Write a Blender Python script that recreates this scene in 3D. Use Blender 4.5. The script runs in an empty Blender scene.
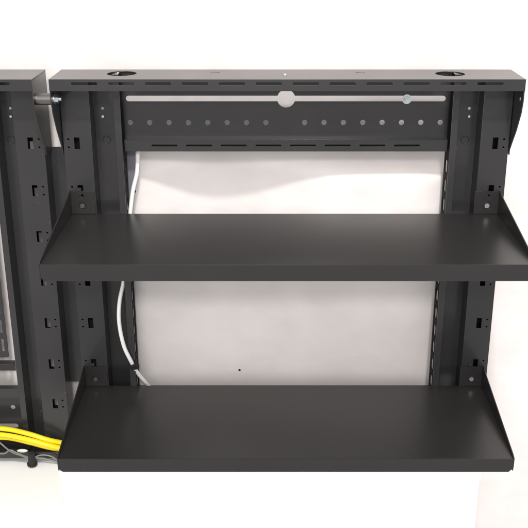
import bpy, bmesh, math, random
from mathutils import Matrix, Vector
random.seed(4)
scene = bpy.context.scene
R = math.radians
CZ = 1.75                                   # camera height; the rack is drawn in heights measured from it

# ---------------------------------------------------------------- camera
cam = bpy.data.cameras.new('camera'); camo = bpy.data.objects.new('camera', cam)
scene.collection.objects.link(camo); scene.camera = camo
cam.sensor_width = 36; cam.lens = 919 / 528 * 36; cam.shift_x = -4.5 / 528
cam.clip_start = .05; cam.clip_end = 50
camo.location = (0, -1.25, CZ); camo.rotation_euler = (R(90 - 21.07), 0, 0)

# ---------------------------------------------------------------- light
world = bpy.data.worlds.new('World'); scene.world = world; world.use_nodes = True
bg = world.node_tree.nodes['Background']
bg.inputs[1].default_value = .86
wn = world.node_tree.nodes; wl = world.node_tree.links                # a pale room: light ceiling, darker floor
wt = wn.new('ShaderNodeTexCoord'); wsx = wn.new('ShaderNodeSeparateXYZ'); wr = wn.new('ShaderNodeValToRGB')
wmr = wn.new('ShaderNodeMapRange'); wmr.inputs[1].default_value = -1; wmr.inputs[2].default_value = 1
wl.new(wt.outputs['Generated'], wsx.inputs[0]); wl.new(wsx.outputs['Z'], wmr.inputs[0]); wl.new(wmr.outputs[0], wr.inputs[0])
e = wr.color_ramp.elements
e[0].position = .30; e[0].color = (.90, .87, .86, 1); e[1].position = .62; e[1].color = (1, .98, .965, 1)
wl.new(wr.outputs[0], bg.inputs[0])
def area(name, loc, target, size, power, col, sy=None):
    l = bpy.data.lights.new(name, 'AREA'); l.energy = power; l.color = col; l.size = size
    if sy: l.shape = 'RECTANGLE'; l.size_y = sy
    else: l.shape = 'DISK'
    o = bpy.data.objects.new(name, l); scene.collection.objects.link(o); o.location = loc
    o.rotation_euler = (Vector(target) - Vector(loc)).to_track_quat('-Z', 'Y').to_euler()
MID = (.02, 0, CZ - .45)
area('ceiling_lamp', (.10, -1.95, MID[2] + 2.28), MID, .24, 54, (1, .97, .93))
area('front_lamp', (.20, -2.7, MID[2] + 1.35), MID, .26, 24, (1, .96, .93))
area('soft_fill', (-.2, -3.0, MID[2] + .95), (0, 0, MID[2] - .3), 1.5, 26, (1, .97, .95))
scene.view_settings.view_transform = 'Standard'; scene.view_settings.look = 'None'
scene.view_settings.exposure = 0; scene.view_settings.gamma = 1

# ---------------------------------------------------------------- materials
def mat(name, base, rough=.5, metal=0, spec=.5, grain=None, blotch=0, blotch_scale=6, bump=0, bump_scale=900, coat=0, bump_dist=.0004):
    m = bpy.data.materials.new(name); m.use_nodes = True
    nt = m.node_tree; b = nt.nodes['Principled BSDF']
    b.inputs['Base Color'].default_value = (*base, 1); b.inputs['Roughness'].default_value = rough
    b.inputs['Metallic'].default_value = metal; b.inputs['Specular IOR Level'].default_value = spec
    b.inputs['Coat Weight'].default_value = coat
    tc = nt.nodes.new('ShaderNodeTexCoord')
    if blotch:
        n = nt.nodes.new('ShaderNodeTexNoise'); n.inputs['Scale'].default_value = blotch_scale
        n.inputs['Detail'].default_value = 2.5; n.inputs['Roughness'].default_value = .5
        nt.links.new(tc.outputs['Object'], n.inputs['Vector'])
        r = nt.nodes.new('ShaderNodeMapRange'); r.inputs[1].default_value = .3; r.inputs[2].default_value = .7
        r.inputs[3].default_value = 1 - blotch; r.inputs[4].default_value = 1 + blotch
        nt.links.new(n.outputs[0], r.inputs[0])
        v = nt.nodes.new('ShaderNodeVectorMath'); v.operation = 'SCALE'
        v.inputs[0].default_value = base; nt.links.new(r.outputs[0], v.inputs['Scale'])
        nt.links.new(v.outputs[0], b.inputs['Base Color'])
        r2 = nt.nodes.new('ShaderNodeMapRange'); r2.inputs[1].default_value = .3; r2.inputs[2].default_value = .7
        r2.inputs[3].default_value = rough - .015; r2.inputs[4].default_value = rough + .015
        nt.links.new(n.outputs[0], r2.inputs[0]); nt.links.new(r2.outputs[0], b.inputs['Roughness'])
    if bump:
        n2 = nt.nodes.new('ShaderNodeTexNoise'); n2.inputs['Scale'].default_value = bump_scale
        n2.inputs['Detail'].default_value = 2
        nt.links.new(tc.outputs['Object'], n2.inputs['Vector'])
        bp = nt.nodes.new('ShaderNodeBump'); bp.inputs['Strength'].default_value = bump
        bp.inputs['Distance'].default_value = bump_dist
        nt.links.new(n2.outputs[0], bp.inputs['Height']); nt.links.new(bp.outputs[0], b.inputs['Normal'])
    return m
CHAR = mat('charcoal_powder_coat', (.0245, .0240, .0248), .29, spec=.42, blotch=.10, blotch_scale=9, coat=.15)
SHEEN = CHAR.copy(); SHEEN.name = 'charcoal_powder_coat_painted_sheen'
def specks(m, amount=.10):
    nt = m.node_tree; b = nt.nodes['Principled BSDF']; src = b.inputs['Base Color'].links[0].from_socket
    tc = nt.nodes.new('ShaderNodeTexCoord'); n = nt.nodes.new('ShaderNodeTexNoise'); n.inputs['Scale'].default_value = 210
    n.inputs['Detail'].default_value = 1; nt.links.new(tc.outputs['Object'], n.inputs['Vector'])
    mr = nt.nodes.new('ShaderNodeMapRange'); mr.inputs[1].default_value = .785; mr.inputs[2].default_value = .83
    mr.inputs[4].default_value = .8; nt.links.new(n.outputs[0], mr.inputs[0])
    mx = nt.nodes.new('ShaderNodeMix'); mx.data_type = 'RGBA'; nt.links.new(mr.outputs[0], mx.inputs[0])
    nt.links.new(src, mx.inputs[6]); mx.inputs[7].default_value = (amount, amount*.95, amount*.9, 1); nt.links.new(mx.outputs[2], b.inputs['Base Color'])
specks(CHAR)
def top_sheen():  # upward faces lightened: the wall's grazing reflection painted into the colour
    nt = SHEEN.node_tree; b = nt.nodes['Principled BSDF']; src = b.inputs['Base Color'].links[0].from_socket
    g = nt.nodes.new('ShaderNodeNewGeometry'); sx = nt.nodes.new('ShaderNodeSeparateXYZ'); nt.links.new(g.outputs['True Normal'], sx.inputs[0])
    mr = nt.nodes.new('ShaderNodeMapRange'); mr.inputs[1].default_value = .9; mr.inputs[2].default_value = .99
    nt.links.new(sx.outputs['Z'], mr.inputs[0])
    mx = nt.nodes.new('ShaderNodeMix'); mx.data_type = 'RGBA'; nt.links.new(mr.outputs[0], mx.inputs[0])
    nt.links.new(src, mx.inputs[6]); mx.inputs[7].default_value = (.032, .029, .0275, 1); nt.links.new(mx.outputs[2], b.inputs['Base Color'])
top_sheen()
SHELF = mat('shelf_powder_coat', (.0165, .0158, .0158), .31, spec=.5, blotch=.05, blotch_scale=7)
WEB_SHADE = mat('matt_web_shade', (.010, .0095, .0095), .75, spec=.12)  # inner rail side coloured darker for shade, keeping the wall's reflection off
DARK = mat('black_fabric', (.012, .012, .012), .85, bump=.6, bump_scale=500)
STEEL = mat('zinc_steel', (.52, .55, .57), .42, metal=1)
TUBE = mat('dull_steel', (.16, .155, .15), .3, metal=.8)
WHITEC = mat('white_cable_jacket', (.90, .90, .89), .35)
YELLOW = mat('yellow_cable_jacket', (.86, .67, .012), .36, blotch=.05, blotch_scale=30)
GREYC = mat('grey_cable_jacket', (.17, .17, .16), .4)
BLUEG = mat('blue_grey_wall_shade', (.17, .17, .20), .5, blotch=.1)
GREYW = mat('aged_white_plastic', (.62, .62, .60), .5)
HOLE = mat('wall_hole_inside', (.02, .018, .016), .9)
WALL = mat('painted_wall', (.80, .757, .745), .6, blotch=.045, blotch_scale=13, bump=1.0, bump_scale=24, bump_dist=.0024)
BOARD = mat('white_board', (.93, .93, .915), .4, blotch=.008, blotch_scale=3)

# ---------------------------------------------------------------- mesh helpers
FRONT = Matrix(((1,0,0,0),(0,0,-1,0),(0,1,0,0),(0,0,0,1)))     # (x,y) -> (x,z), facing the camera
TOP = Matrix.Identity(4)                                      # (x,y) -> (x,y)
SIDE = Matrix(((0,0,1,0),(1,0,0,0),(0,1,0,0),(0,0,0,1)))       # (x,y) -> (y,z)
def rect(x0, y0, x1, y1, r=0, n=4):
    if r <= 0: return [(x0,y0),(x1,y0),(x1,y1),(x0,y1)]
    p = []
    for cx, cy, a in ((x1-r,y0+r,-90),(x1-r,y1-r,0),(x0+r,y1-r,90),(x0+r,y0+r,180)):
        for k in range(n+1):
            t = R(a + 90*k/n); p.append((cx + r*math.cos(t), cy + r*math.sin(t)))
    return p
def circ(cx, cy, r, n=24): return [(cx + r*math.cos(2*math.pi*k/n), cy + r*math.sin(2*math.pi*k/n)) for k in range(n)]
class MB:
    def __init__(s): s.bm = bmesh.new()
    def plate(s, outer, holes=(), t=.0015, M=FRONT, at=0, bev=.00025):
        cu = bpy.data.curves.new('c', 'CURVE'); cu.dimensions = '2D'; cu.fill_mode = 'BOTH'
        cu.extrude = t/2 - bev; cu.bevel_depth = bev; cu.bevel_resolution = 1
        for pts in [outer, *holes]:
            sp = cu.splines.new('POLY'); sp.points.add(len(pts)-1)
            for i, (x, y) in enumerate(pts): sp.points[i].co = (x, y, 0, 1)
            sp.use_cyclic_u = True
        o = bpy.data.objects.new('c', cu); me = bpy.data.meshes.new_from_object(o)
        off = {id(FRONT): (0,at,0), id(TOP): (0,0,at), id(SIDE): (at,0,0)}[id(M)]
        me.transform(Matrix.Translation(off) @ M)
        s.bm.from_mesh(me); bpy.data.objects.remove(o); bpy.data.curves.remove(cu); bpy.data.meshes.remove(me)
        return s
    def cyl(s, a, b, r, r2=None, n=24):
        a, b = Vector(a), Vector(b); d = b - a
        q = d.to_track_quat('Z', 'Y').to_matrix().to_4x4()
        bmesh.ops.create_cone(s.bm, cap_ends=True, segments=n, radius1=r, radius2=r if r2 is None else r2,
                              depth=d.length, matrix=Matrix.Translation((a+b)/2) @ q)
        return s
    def ball(s, c, rx, ry, rz):
        bmesh.ops.create_uvsphere(s.bm, u_segments=20, v_segments=12, radius=1,
                                  matrix=Matrix.Translation(c) @ Matrix.Diagonal((rx, ry, rz, 1)))
        return s
    def torus(s, c, axis, Rr, r, n=28, m=10):
        q = Vector(axis).to_track_quat('Z', 'Y').to_matrix(); c = Vector(c); vs = []
        for i in range(n):
            a = 2*math.pi*i/n
            vs.append([s.bm.verts.new(c + q @ Vector(((Rr + r*math.cos(2*math.pi*j/m))*math.cos(a),
                       (Rr + r*math.cos(2*math.pi*j/m))*math.sin(a), r*math.sin(2*math.pi*j/m)))) for j in range(m)])
        for i in range(n):
            for j in range(m):
                s.bm.faces.new((vs[i][j], vs[(i+1)%n][j], vs[(i+1)%n][(j+1)%m], vs[i][(j+1)%m]))
        return s
    def tube(s, pts, r, bez=True):
        cu = bpy.data.curves.new('c', 'CURVE'); cu.dimensions = '3D'; cu.bevel_depth = r; cu.bevel_resolution = 5
        cu.use_fill_caps = True; cu.resolution_u = 10
        sp = cu.splines.new('BEZIER'); sp.bezier_points.add(len(pts)-1)
        P = [Vector(p) for p in pts]
        for i, p in enumerate(P):
            b = sp.bezier_points[i]; b.co = p
            a = P[max(i-1,0)]; c = P[min(i+1,len(P)-1)]; d = (c-a).normalized()
            l0 = (p-a).length/3; l1 = (c-p).length/3
            b.handle_left = p - d*l0; b.handle_right = p + d*l1
        o = bpy.data.objects.new('c', cu); me = bpy.data.meshes.new_from_object(o)
        s.bm.from_mesh(me); bpy.data.objects.remove(o); bpy.data.curves.remove(cu); bpy.data.meshes.remove(me)
        return s
    def build(s, name, m, parent=None, origin=None, smooth=35):
        """links the collected geometry as ONE object; rack heights become world heights here"""
        root = parent
        while root and root.parent: root = root.parent
        org = Vector(root['org']) if root else Vector(origin or (0,0,0))
        bmesh.ops.translate(s.bm, verts=s.bm.verts, vec=-org)
        bmesh.ops.recalc_face_normals(s.bm, faces=s.bm.faces)
        me = bpy.data.meshes.new(name); s.bm.to_mesh(me); s.bm.free(); me.materials.append(m)
        for p in me.polygons: p.use_smooth = True
        me.set_sharp_from_angle(angle=R(smooth))
        o = bpy.data.objects.new(name, me); scene.collection.objects.link(o)
        if parent: o.parent = parent
        else: o.location = org + Vector((0,0,CZ))
        return o
def tag(o, label, cat, group=None):
    o['label'] = label; o['category'] = cat
    if group: o['group'] = group
    return o
def thing(name, label, cat, org, group=None):
    o = bpy.data.objects.new(name, None); scene.collection.objects.link(o); o.empty_display_size = .05
    o.location = Vector(org) + Vector((0,0,CZ)); o['org'] = tuple(org)
    return tag(o, label, cat, group)

# ---------------------------------------------------------------- the setting: bowed plaster wall
def wall_y(x, z):
    """old, uneven plaster: hollow behind the top cross bar, swelling forward below it except for one dent"""
    s = lambda t: 1 / (1 + math.exp(-max(-60, min(60, t))))
    xx = x + .075
    low = .047 + .053 * math.exp(-(abs(xx) / (.095 if xx < 0 else .125))**2.2)
    low += (.062 - low) * s(-(z + .62)/.05)                     # fades to a flat wall lower down
    inside = s((x + .225)/.010) * s(-(x - .272)/.010)           # between the uprights
    low += (.085 - low) * (1 - inside)
    top = .098 + .030 * s((x - .12)/.03) * s(-(z + .276)/.005) * inside  # hollow shaped to let lamp light in behind the cross bar
    k = s((z + .345)/.0065)
    y = top * k + low * (1 - k)
    return y + .0013*math.sin(x*9 + 1.3) * math.sin(z*6) + .0010*math.sin(x*23 + z*3)
bm = bmesh.new()
def ticks(a, b, c, d, coarse, fine):
    t = [a + (b-a)*k/coarse for k in range(coarse)] + [b + (c-b)*k/fine for k in range(fine)] + [c + (d-c)*k/coarse for k in range(coarse+1)]
    return t
xs = ticks(-3, -.4, .45, 3, 12, 260); zs = ticks(-CZ, -1.0, -.1, 1.6, 12, 300)
hx, hz = -.0466, -.6915                                        # the small drill hole in the plaster
gv = [[bm.verts.new((x, wall_y(x, z), z)) for x in xs] for z in zs]
for j in range(len(zs)-1):
    for i in range(len(xs)-1):
        bm.faces.new((gv[j][i], gv[j][i+1], gv[j+1][i+1], gv[j+1][i]))
me = bpy.data.meshes.new('wall'); bm.to_mesh(me); bm.free(); me.materials.append(WALL)
for p in me.polygons: p.use_smooth = True
wall = bpy.data.objects.new('wall', me); scene.collection.objects.link(wall); wall.location.z = CZ
wall['kind'] = 'structure'

# ---------------------------------------------------------------- the rack frame
CX = .0245                                                     # middle of the rack
HROWS = [-.302 - .0685*k for k in range(7)]
ZT, ZB = -.206, -.796
def rack(label, wide=0):
    t = thing('wall_rack', label, 'wall rack', (CX, .034, ZB),
              'charcoal wall racks bolted side by side')
    # top panel with knock-out holes and front lip
    mb = MB()
    mb.plate(rect(-.2865,-.0452,.3355,.034), [circ(-.198,.0,.0200,32), circ(.2447,-.002,.0200,32),
             rect(-.079,.0065,-.066,.0095,.0012), rect(.118,.0065,.131,.0095,.0012)], M=TOP, at=ZT-.00075)
    slots = [rect(-.2578+.0482*k, -.2136, -.2578+.0482*k+.0345, -.2096, .0018) for k in range(12)]
    mb.plate(rect(-.2865,-.2212,.3355,ZT-.0002), slots, at=-.046)
    top = mb.build('top_panel', SHEEN, t)
    MB().cyl((.022,-.012,ZT), (.022,-.012,ZT+.0016), .0028, .0022).build('rivet', STEEL, top)
    for sx in (-1, 1):                                         # tapering end plates
        g = MB(); X = CX + sx*.3105
        prof = [(-.0452,ZT-.002),(-.0452,-.236),(-.041,-.252),(-.026,-.278),(-.010,-.299),(-.0012,-.311),(-.0012,-.318),(.033,-.318),(.033,ZT-.002)]
        g.plate(prof, [circ(-.030,-.2347,.0036,16)], M=SIDE, at=X)
        g.build('end_gusset', CHAR, t)
    # uprights
    for sx in (-1, 1):
        m = MB(); fo = CX + sx*.3085; fi = CX + sx*.2695
        holes = []
        for z in HROWS:
            hc = CX + sx*.2900; holes.append(rect(hc-.0040, z-.0085, hc+.0040, z+.0085, .0006))
            for dz in (.0058, -.0058): holes.append(circ(hc + sx*.0118, z+dz, .0017, 10))
        m.plate(rect(min(fo,fi), ZB+.001, max(fo,fi), ZT-.0018), holes, at=0)
        m.plate(rect(.0009, ZB+.001, .034, ZT-.0018), M=SIDE, at=fo - sx*.00075)
        m.plate(rect(.0009, ZB+.001, .034, ZT-.0018), M=SIDE, at=fi + sx*.00075)
        hb = CX + sx*.2845
        m.plate(rect(min(fo,fi)+.001, ZB+.001, max(fo,fi)-.001, ZT-.0018), [rect(hb-.0045, z-.0220, hb+.0045, z-.0050) for z in HROWS], at=.033)
        u = m.build('upright', CHAR, t)
        so, si = CX + sx*(.2360+wide), CX + sx*(.2275+wide)                  # slotted inner rail and the floor of the channel
        m = MB()
        a, b = sorted((fi - sx*.0004, so + sx*.0004))
        fx = CX + sx*.2575
        m.plate(rect(a, ZB+.001, b, ZT-.0018), [circ(fx,-.2600,.0022,12), circ(fx,-.2710,.0022,12), circ(fx,-.745,.0022,12)], at=.033)
        m.torus((fx - sx*.003, .0322, -.305), (0,1,0), .0055, .0006)
        m.build('channel_floor', CHAR, u)
        m = MB()
        a, b = sorted((so, si))
        m.plate(rect(a, ZB+.001, b, ZT-.0018), at=0)
        m.plate(rect(.0009, ZB+.001, .0335, ZT-.0018), M=SIDE, at=so - sx*.00075)
        sl = []; z = -.330
        while z > -.77:
            sl.append(rect(.010, z-.019, .026, z, .003)); z -= .0285
        m.build('rail', CHAR, u)
        MB().plate(rect(.0009, ZB+.001, .0335, ZT-.0018), sl, M=SIDE, at=si + sx*.00075).build('slotted_web', WEB_SHADE, u)
        MB().cyl((fx,.0322,-.2710), (fx,.0300,-.2710), .0024, .0018).build('rivet', STEEL, u)
    # cross bars: keyhole slot, round holes, slotted lip
    def keyslot(x0, x1, z, h, kc, kr):
        p = []; a0 = math.asin(h/kr)
        p.append((x0+h, z+h))
        for k in range(1,6): a = R(90 + 180*k/6); p.append((x0+h + h*math.cos(a), z + h*math.sin(a)))
        p.append((x0+h, z-h))
        for k in range(13): a = math.pi + a0 + (math.pi - 2*a0)*k/12; p.append((kc + kr*math.cos(a), z + kr*math.sin(a)))
        p.append((x1-h, z-h))
        for k in range(1,6): a = R(-90 + 180*k/6); p.append((x1-h + h*math.cos(a), z + h*math.sin(a)))
        p.append((x1-h, z+h))
        for k in range(13): a = a0 + (math.pi - 2*a0)*k/12; p.append((kc + kr*math.cos(a), z + kr*math.sin(a)))
        return p
    for up in (1, -1):
        f = (lambda z: z) if up == 1 else (lambda z: ZT + ZB - .009 - z)
        m = MB(); L, Rr = CX - .2262 - wide, CX + .2262 + wide
        holes = [keyslot(-.1985, .2465, f(-.2444), .0041, CX, .0128)]
        holes += [circ(-.1937 + .02715*k, f(-.278), .0040, 16) for k in range(17) if k != 8]
        za, zb = sorted((max(f(ZT-.002), ZB+.002), f(-.3162)))
        m.plate(rect(L, za, Rr, zb), holes, at=.024)
        m.plate(rect(L, .0126, Rr, .0232), M=TOP, at=f(-.3009))
        za, zb = sorted((f(-.3016), f(-.3166)))
        m.plate(rect(L, za, Rr, zb), [rect(-.2128+.0486*k, f(-.3085)-.0015, -.2128+.0486*k+.0365, f(-.3085)+.0015, .0016)
                for k in range(1, 9)], at=.0132)
        m.plate(rect(L, .0142, Rr, .0230), M=TOP, at=f(-.3158))
        m.build('crossbar', CHAR, t)
    m = MB(); m.plate(rect(-.2835,-.0212,.3325,.034), M=TOP, at=ZB)
    m.plate(rect(-.2835,ZB-.0008,.3325,ZB+.0100), at=-.022)
    m.build('bottom_panel', CHAR, t)
    return t
main = rack('charcoal steel wall rack frame carrying the two shelves, in full view')
left = rack('charcoal wall rack cut off by the left edge, without shelves, yellow cables across it', .0080)
left.location.x -= .6445

# ---------------------------------------------------------------- shelves
def shelf(z, label, lip):
    t = thing('rack_shelf', label, 'shelf', (CX, 0, z), 'shelves hung on the wall rack')
    L, Rr = -.2795, .3255
    c = .0045
    m = MB(); m.plate([(L,-.0010),(L,-.2010),(Rr,-.2010),(Rr,-.0010)], t=.0018, M=TOP, at=z-.0009, bev=.0004)
    m.plate([(L+.0002,z-.0004),(L+.0002,z-lip+c),(L+c,z-lip),(Rr-c,z-lip),(Rr-.0002,z-lip+c),(Rr-.0002,z-.0004)], t=.0018, at=-.2022, bev=.0005)
    m.plate(rect(L+.001, z-lip*.8, Rr-.001, z-.0019), at=-.0018)
    m.plate(rect(L, -.1985, Rr, -.1870), M=TOP, at=z-lip+.0008)
    m.build('tray', SHELF, t)
    for sx in (-1, 1):
        X = L-.0011 if sx < 0 else Rr+.0011
        b = MB(); h = .0335
        b.plate([(-.0008,z-lip*.95),(-.2012,z-lip*.95),(-.2026,z-lip*.6),(-.2026,z+.0006),(-.196,z+.0030),(-.012,z+h-.002),(-.009,z+h),(-.0008,z+h)], M=SIDE, at=X, t=.0016)
        xi = X - sx*.0345; a, c2 = sorted((X - sx*.0010, xi)); hx_ = X - sx*.0165
        b.plate(rect(a, z+.0006, c2, z+h), [[(hx_-.0042,z+.0235),(hx_+.0042,z+.0235),(hx_+.0042,z+.0262),(hx_,z+.0305),(hx_-.0015,z+.0262),(hx_-.0042,z+.0262)],
                rect(hx_-.0050, z+.0075, hx_+.0050, z+.0175, .0012)], at=-.0018, t=.0014)
        br = b.build('bracket', SHELF, t)
        s = MB().cyl((hx_,-.0009,z+.0125), (hx_,-.0036,z+.0125), .0043, .0034)
        s.build('screw', STEEL if sx > 0 else TUBE, br)
        k = MB()                                               # hook that grips the row of holes above
        k.plate(rect(hx_-.0062, z+h+.0012, hx_-.0005, z+h+.0050, .0008), at=-.0019, t=.0016)
        k.build('hook', CHAR, br)
    return t
shelf(-.4044, 'upper charcoal shelf, the one reaching the right edge of the picture', .0212)
shelf(-.6814, 'lower charcoal shelf beside the yellow cables', .0196)

# ---------------------------------------------------------------- joining hardware
t = thing('joining_plate', 'dark plate closing the gap between the two racks', 'plate', (-.298, .02, -.695))
m = MB(); m.plate(rect(-.3200,-.6930,-.2780,-.3160), at=.0355)
m.build('plate_sheet', CHAR, t)
t = thing('coupling_bolt', 'bolt with dull tube and bright nut joining the racks at their tops', 'bolt', (-.298, -.03, -.2347))
MB().cyl((-.3085,-.03,-.2347), (-.2878,-.03,-.2347), .0078).build('spacer_tube', TUBE, t)
m = MB(); m.cyl((-.2851,-.03,-.2347), (-.2838,-.03,-.2347), .0072).cyl((-.2838,-.03,-.2347), (-.2795,-.03,-.2347), .0058, n=6).cyl((-.2795,-.03,-.2347), (-.2755,-.03,-.2347), .0030)
m.build('hex_nut', STEEL, t)
t = thing('mounting_bolt', 'small zinc bolt through the right half of the keyhole slot', 'bolt', (.192, .024, -.2444))
MB().cyl((.192,.0230,-.2450), (.192,.0218,-.2450), .0066).build('washer', STEEL, t)
m = MB(); m.cyl((.192,.0218,-.2450), (.192,.0178,-.2450), .0044, n=6).cyl((.192,.0178,-.2450), (.192,.0160,-.2450), .0024)
m.build('bolt_head', STEEL, t)
t = tag(MB().cyl((hx, wall_y(hx,hz)-.0006, hz), (hx, wall_y(hx,hz)+.004, hz), .0019, n=10).build('wall_plug', HOLE, origin=(hx,.06,hz)),
        'tiny dark plug hole in the wall between the shelves', 'wall plug')
wx, wz = -.199, -.389
t = tag(MB().cyl((wx, wall_y(wx,wz)-.0008, wz), (wx, wall_y(wx,wz)+.004, wz), .0026, n=10).build('wall_plug', HOLE, origin=(wx,.06,wz)),
        'small dark plug hole in the wall next to the white cable', 'wall plug')

m = MB(); m.plate([(-.228,-.405),(-.2075,-.405),(-.197,-.375),(-.1925,-.352),(-.1915,-.300),(-.228,-.300)], t=.006, at=.050)  # blue-grey sheet added for the shade on the wall beside the upright
tag(m.build('wall_shade_sheet', BLUEG, origin=(-.21,.05,-.405)), 'blue-grey sheet standing in for shade on the wall just left of the white cable, above the upper shelf', 'shade sheet')

# ---------------------------------------------------------------- slotted plate inside the left rack
m = MB(); sl = []
z = -.3600
while z > -.63:
    for x in (-.4095, -.4345, -.4595): sl.append(rect(x, z-.0215, x+.0045, z, .0015))
    z -= .0315
m.plate(rect(-.60,-.6430,-.4000,-.335,.002), sl, at=.020)
t = thing('slotted_plate', 'dark slotted plate mounted inside the left rack', 'plate', (-.5,.02,-.643))
m.build('plate_sheet', CHAR, t)
m = MB(); m.plate(rect(-.6240,-.6690,-.3935,-.6520), at=.026); m.plate(rect(-.6240,.0130,-.3935,.0252), M=TOP, at=-.6520)
tag(m.build('support_bar', CHAR, origin=(-.51,.026,-.66)), 'narrow dark bar under the slotted plate in the left rack', 'bar')

# ---------------------------------------------------------------- cables
WC = [(-.186,.036,-.2600),(-.1872,.036,-.3148),(-.1899,.036,-.3531),(-.1962,.030,-.3783),(-.2011,.022,-.4107),(-.2085,.014,-.462),(-.2141,.009,-.5116),(-.2216,.006,-.5439),
      (-.2231,.000,-.5748),(-.2175,-.005,-.6111),(-.2085,-.006,-.6353),(-.2016,.005,-.6609),(-.1895,.020,-.6898),(-.178,.032,-.7167)]
tag(MB().tube(WC, .0030).build('cable', WHITEC, origin=WC[7]), 'white cable hanging down inside the left upright', 'cable')
tg = thing('cable_tie', 'black hook-and-loop tie holding the white cable to the slotted rail', 'cable tie', (-.2055,-.004,-.6440))
m = MB(); d = Vector((.0080,.008,-.0250)).normalized()
m.torus((-.2060,-.0030,-.6430), d, .0050, .0024, 24, 8); m.torus((-.2040,-.0015,-.6480), d, .0049, .0020, 24, 8)
m.build('strap', DARK, tg)
m = MB().ball((-.2005,-.004,-.6455), .0045, .004, .0062); m.build('strap_end', DARK, tg)
Y1 = [(-.4700,-.009,-.7502),(-.4355,-.010,-.7508),(-.404,-.012,-.7516),(-.3683,-.020,-.7556),(-.3415,-.020,-.7656),(-.3166,-.012,-.7776),(-.290,-.010,-.7880),(-.22,-.01,-.80)]
Y2 = [(-.4700,-.013,-.7586),(-.436,-.013,-.7596),(-.4038,-.018,-.7590),(-.3678,-.026,-.7622),(-.3411,-.0255,-.7712),(-.3168,-.018,-.7836),(-.290,-.013,-.7945),(-.22,-.01,-.806)]
Y3 = [(-.4700,-.010,-.7672),(-.4377,-.011,-.7674),(-.4054,-.013,-.7662),(-.3701,-.020,-.7702),(-.3427,-.020,-.7786),(-.3179,-.012,-.7900),(-.290,-.008,-.8000),(-.22,-.005,-.812)]
for pts, lab in ((Y1,'yellow cable, topmost of the three running to the lower shelf'), (Y2,'yellow cable in the middle of the three beside the lower shelf'),
                 (Y3,'yellow cable, lowest of the three above the grey cables')):
    tag(MB().tube(pts, .0039).build('cable', YELLOW, origin=pts[3]), lab, 'cable', 'yellow cables in a bundle')
G1 = [(-.4700,-.010,-.742),(-.4294,-.020,-.7566),(-.4112,-.032,-.7646),(-.3959,-.034,-.7780),(-.3812,-.032,-.7866),(-.3686,-.030,-.7930),(-.3528,-.028,-.7880),(-.3376,-.028,-.7900),(-.3223,-.028,-.8000),(-.30,-.027,-.803)]
G2 = [(-.4700,-.028,-.786),(-.427,-.030,-.7832),(-.407,-.033,-.7818),(-.397,-.035,-.7746),(-.3865,-.035,-.7800),(-.3700,-.030,-.7910),(-.3500,-.027,-.7945),(-.335,-.027,-.799),(-.30,-.026,-.806)]
tag(MB().tube(G1, .0012).build('cable', GREYC, origin=G1[4]), 'thin grey cable slanting down from under the yellow cables', 'cable', 'thin grey cables')
tag(MB().tube(G2, .0012).build('cable', GREYC, origin=G2[4]), 'thin grey cable with a small loop along the rack bottom', 'cable', 'thin grey cables')
tt = MB().ball((-.3810,-.0265,-.7812), .0085, .0026, .0028)
tag(tt.build('cable_label', GREYW, origin=(-.381,-.0265,-.7815)), 'small white tag on the grey cables left of the black knob', 'cable tag')
m = MB(); m.cyl((-.3662,-.0300,-.7830), (-.3668,-.0300,-.8010), .0048, .0066, 14); m.cyl((-.3668,-.0300,-.8010), (-.3670,-.0300,-.8045), .0080, .0074, 14)
tk = thing('cable_strap', 'black strap knob gripping the grey cables at the rack bottom', 'strap', (-.3665,-.03,-.8045)); m.build('knob', DARK, tk)
m = MB().torus((-.3664,-.0290,-.7915), (.9,.1,-.25), .0062, .0022, 20, 8); m.build('strap_loop', DARK, tk)

# ---------------------------------------------------------------- cabinet under the rack
def cabinet(label, x0, x1, zt, over):
    y0, y1 = -.1990, -.0300 + over
    t = thing('white_cabinet', label, 'cabinet', ((x0+x1)/2,-.115,-CZ), 'white cabinets below the racks')
    top = zt - .0005
    m = MB(); bmesh.ops.create_cube(m.bm, size=1, matrix=Matrix.Translation(((x0+x1)/2,(y0+.016+y1)/2,(top-.013-CZ+.004)/2)) @ Matrix.Diagonal((x1-x0-.004,y1-y0-.018,top-.013+CZ-.004,1)))
    m.build('carcass', BOARD, t)
    MB().plate(rect(x0, y0+.0005, x1, y1), t=.012, M=TOP, at=top-.0062, bev=.0008).build('cabinet_top', BOARD, t)
    MB().plate(rect(x0+.001,-CZ+.02,x1-.001,top-.0130,.001), t=.014, at=y0+.008, bev=.0008).build('door', BOARD, t)
cabinet('plain white cabinet directly below the lower shelf', -.2800, .2846, -.7022, 0)
cabinet('lower white cabinet under the left rack, its top below the cables', -.95, -.2812, -.8062, .110)
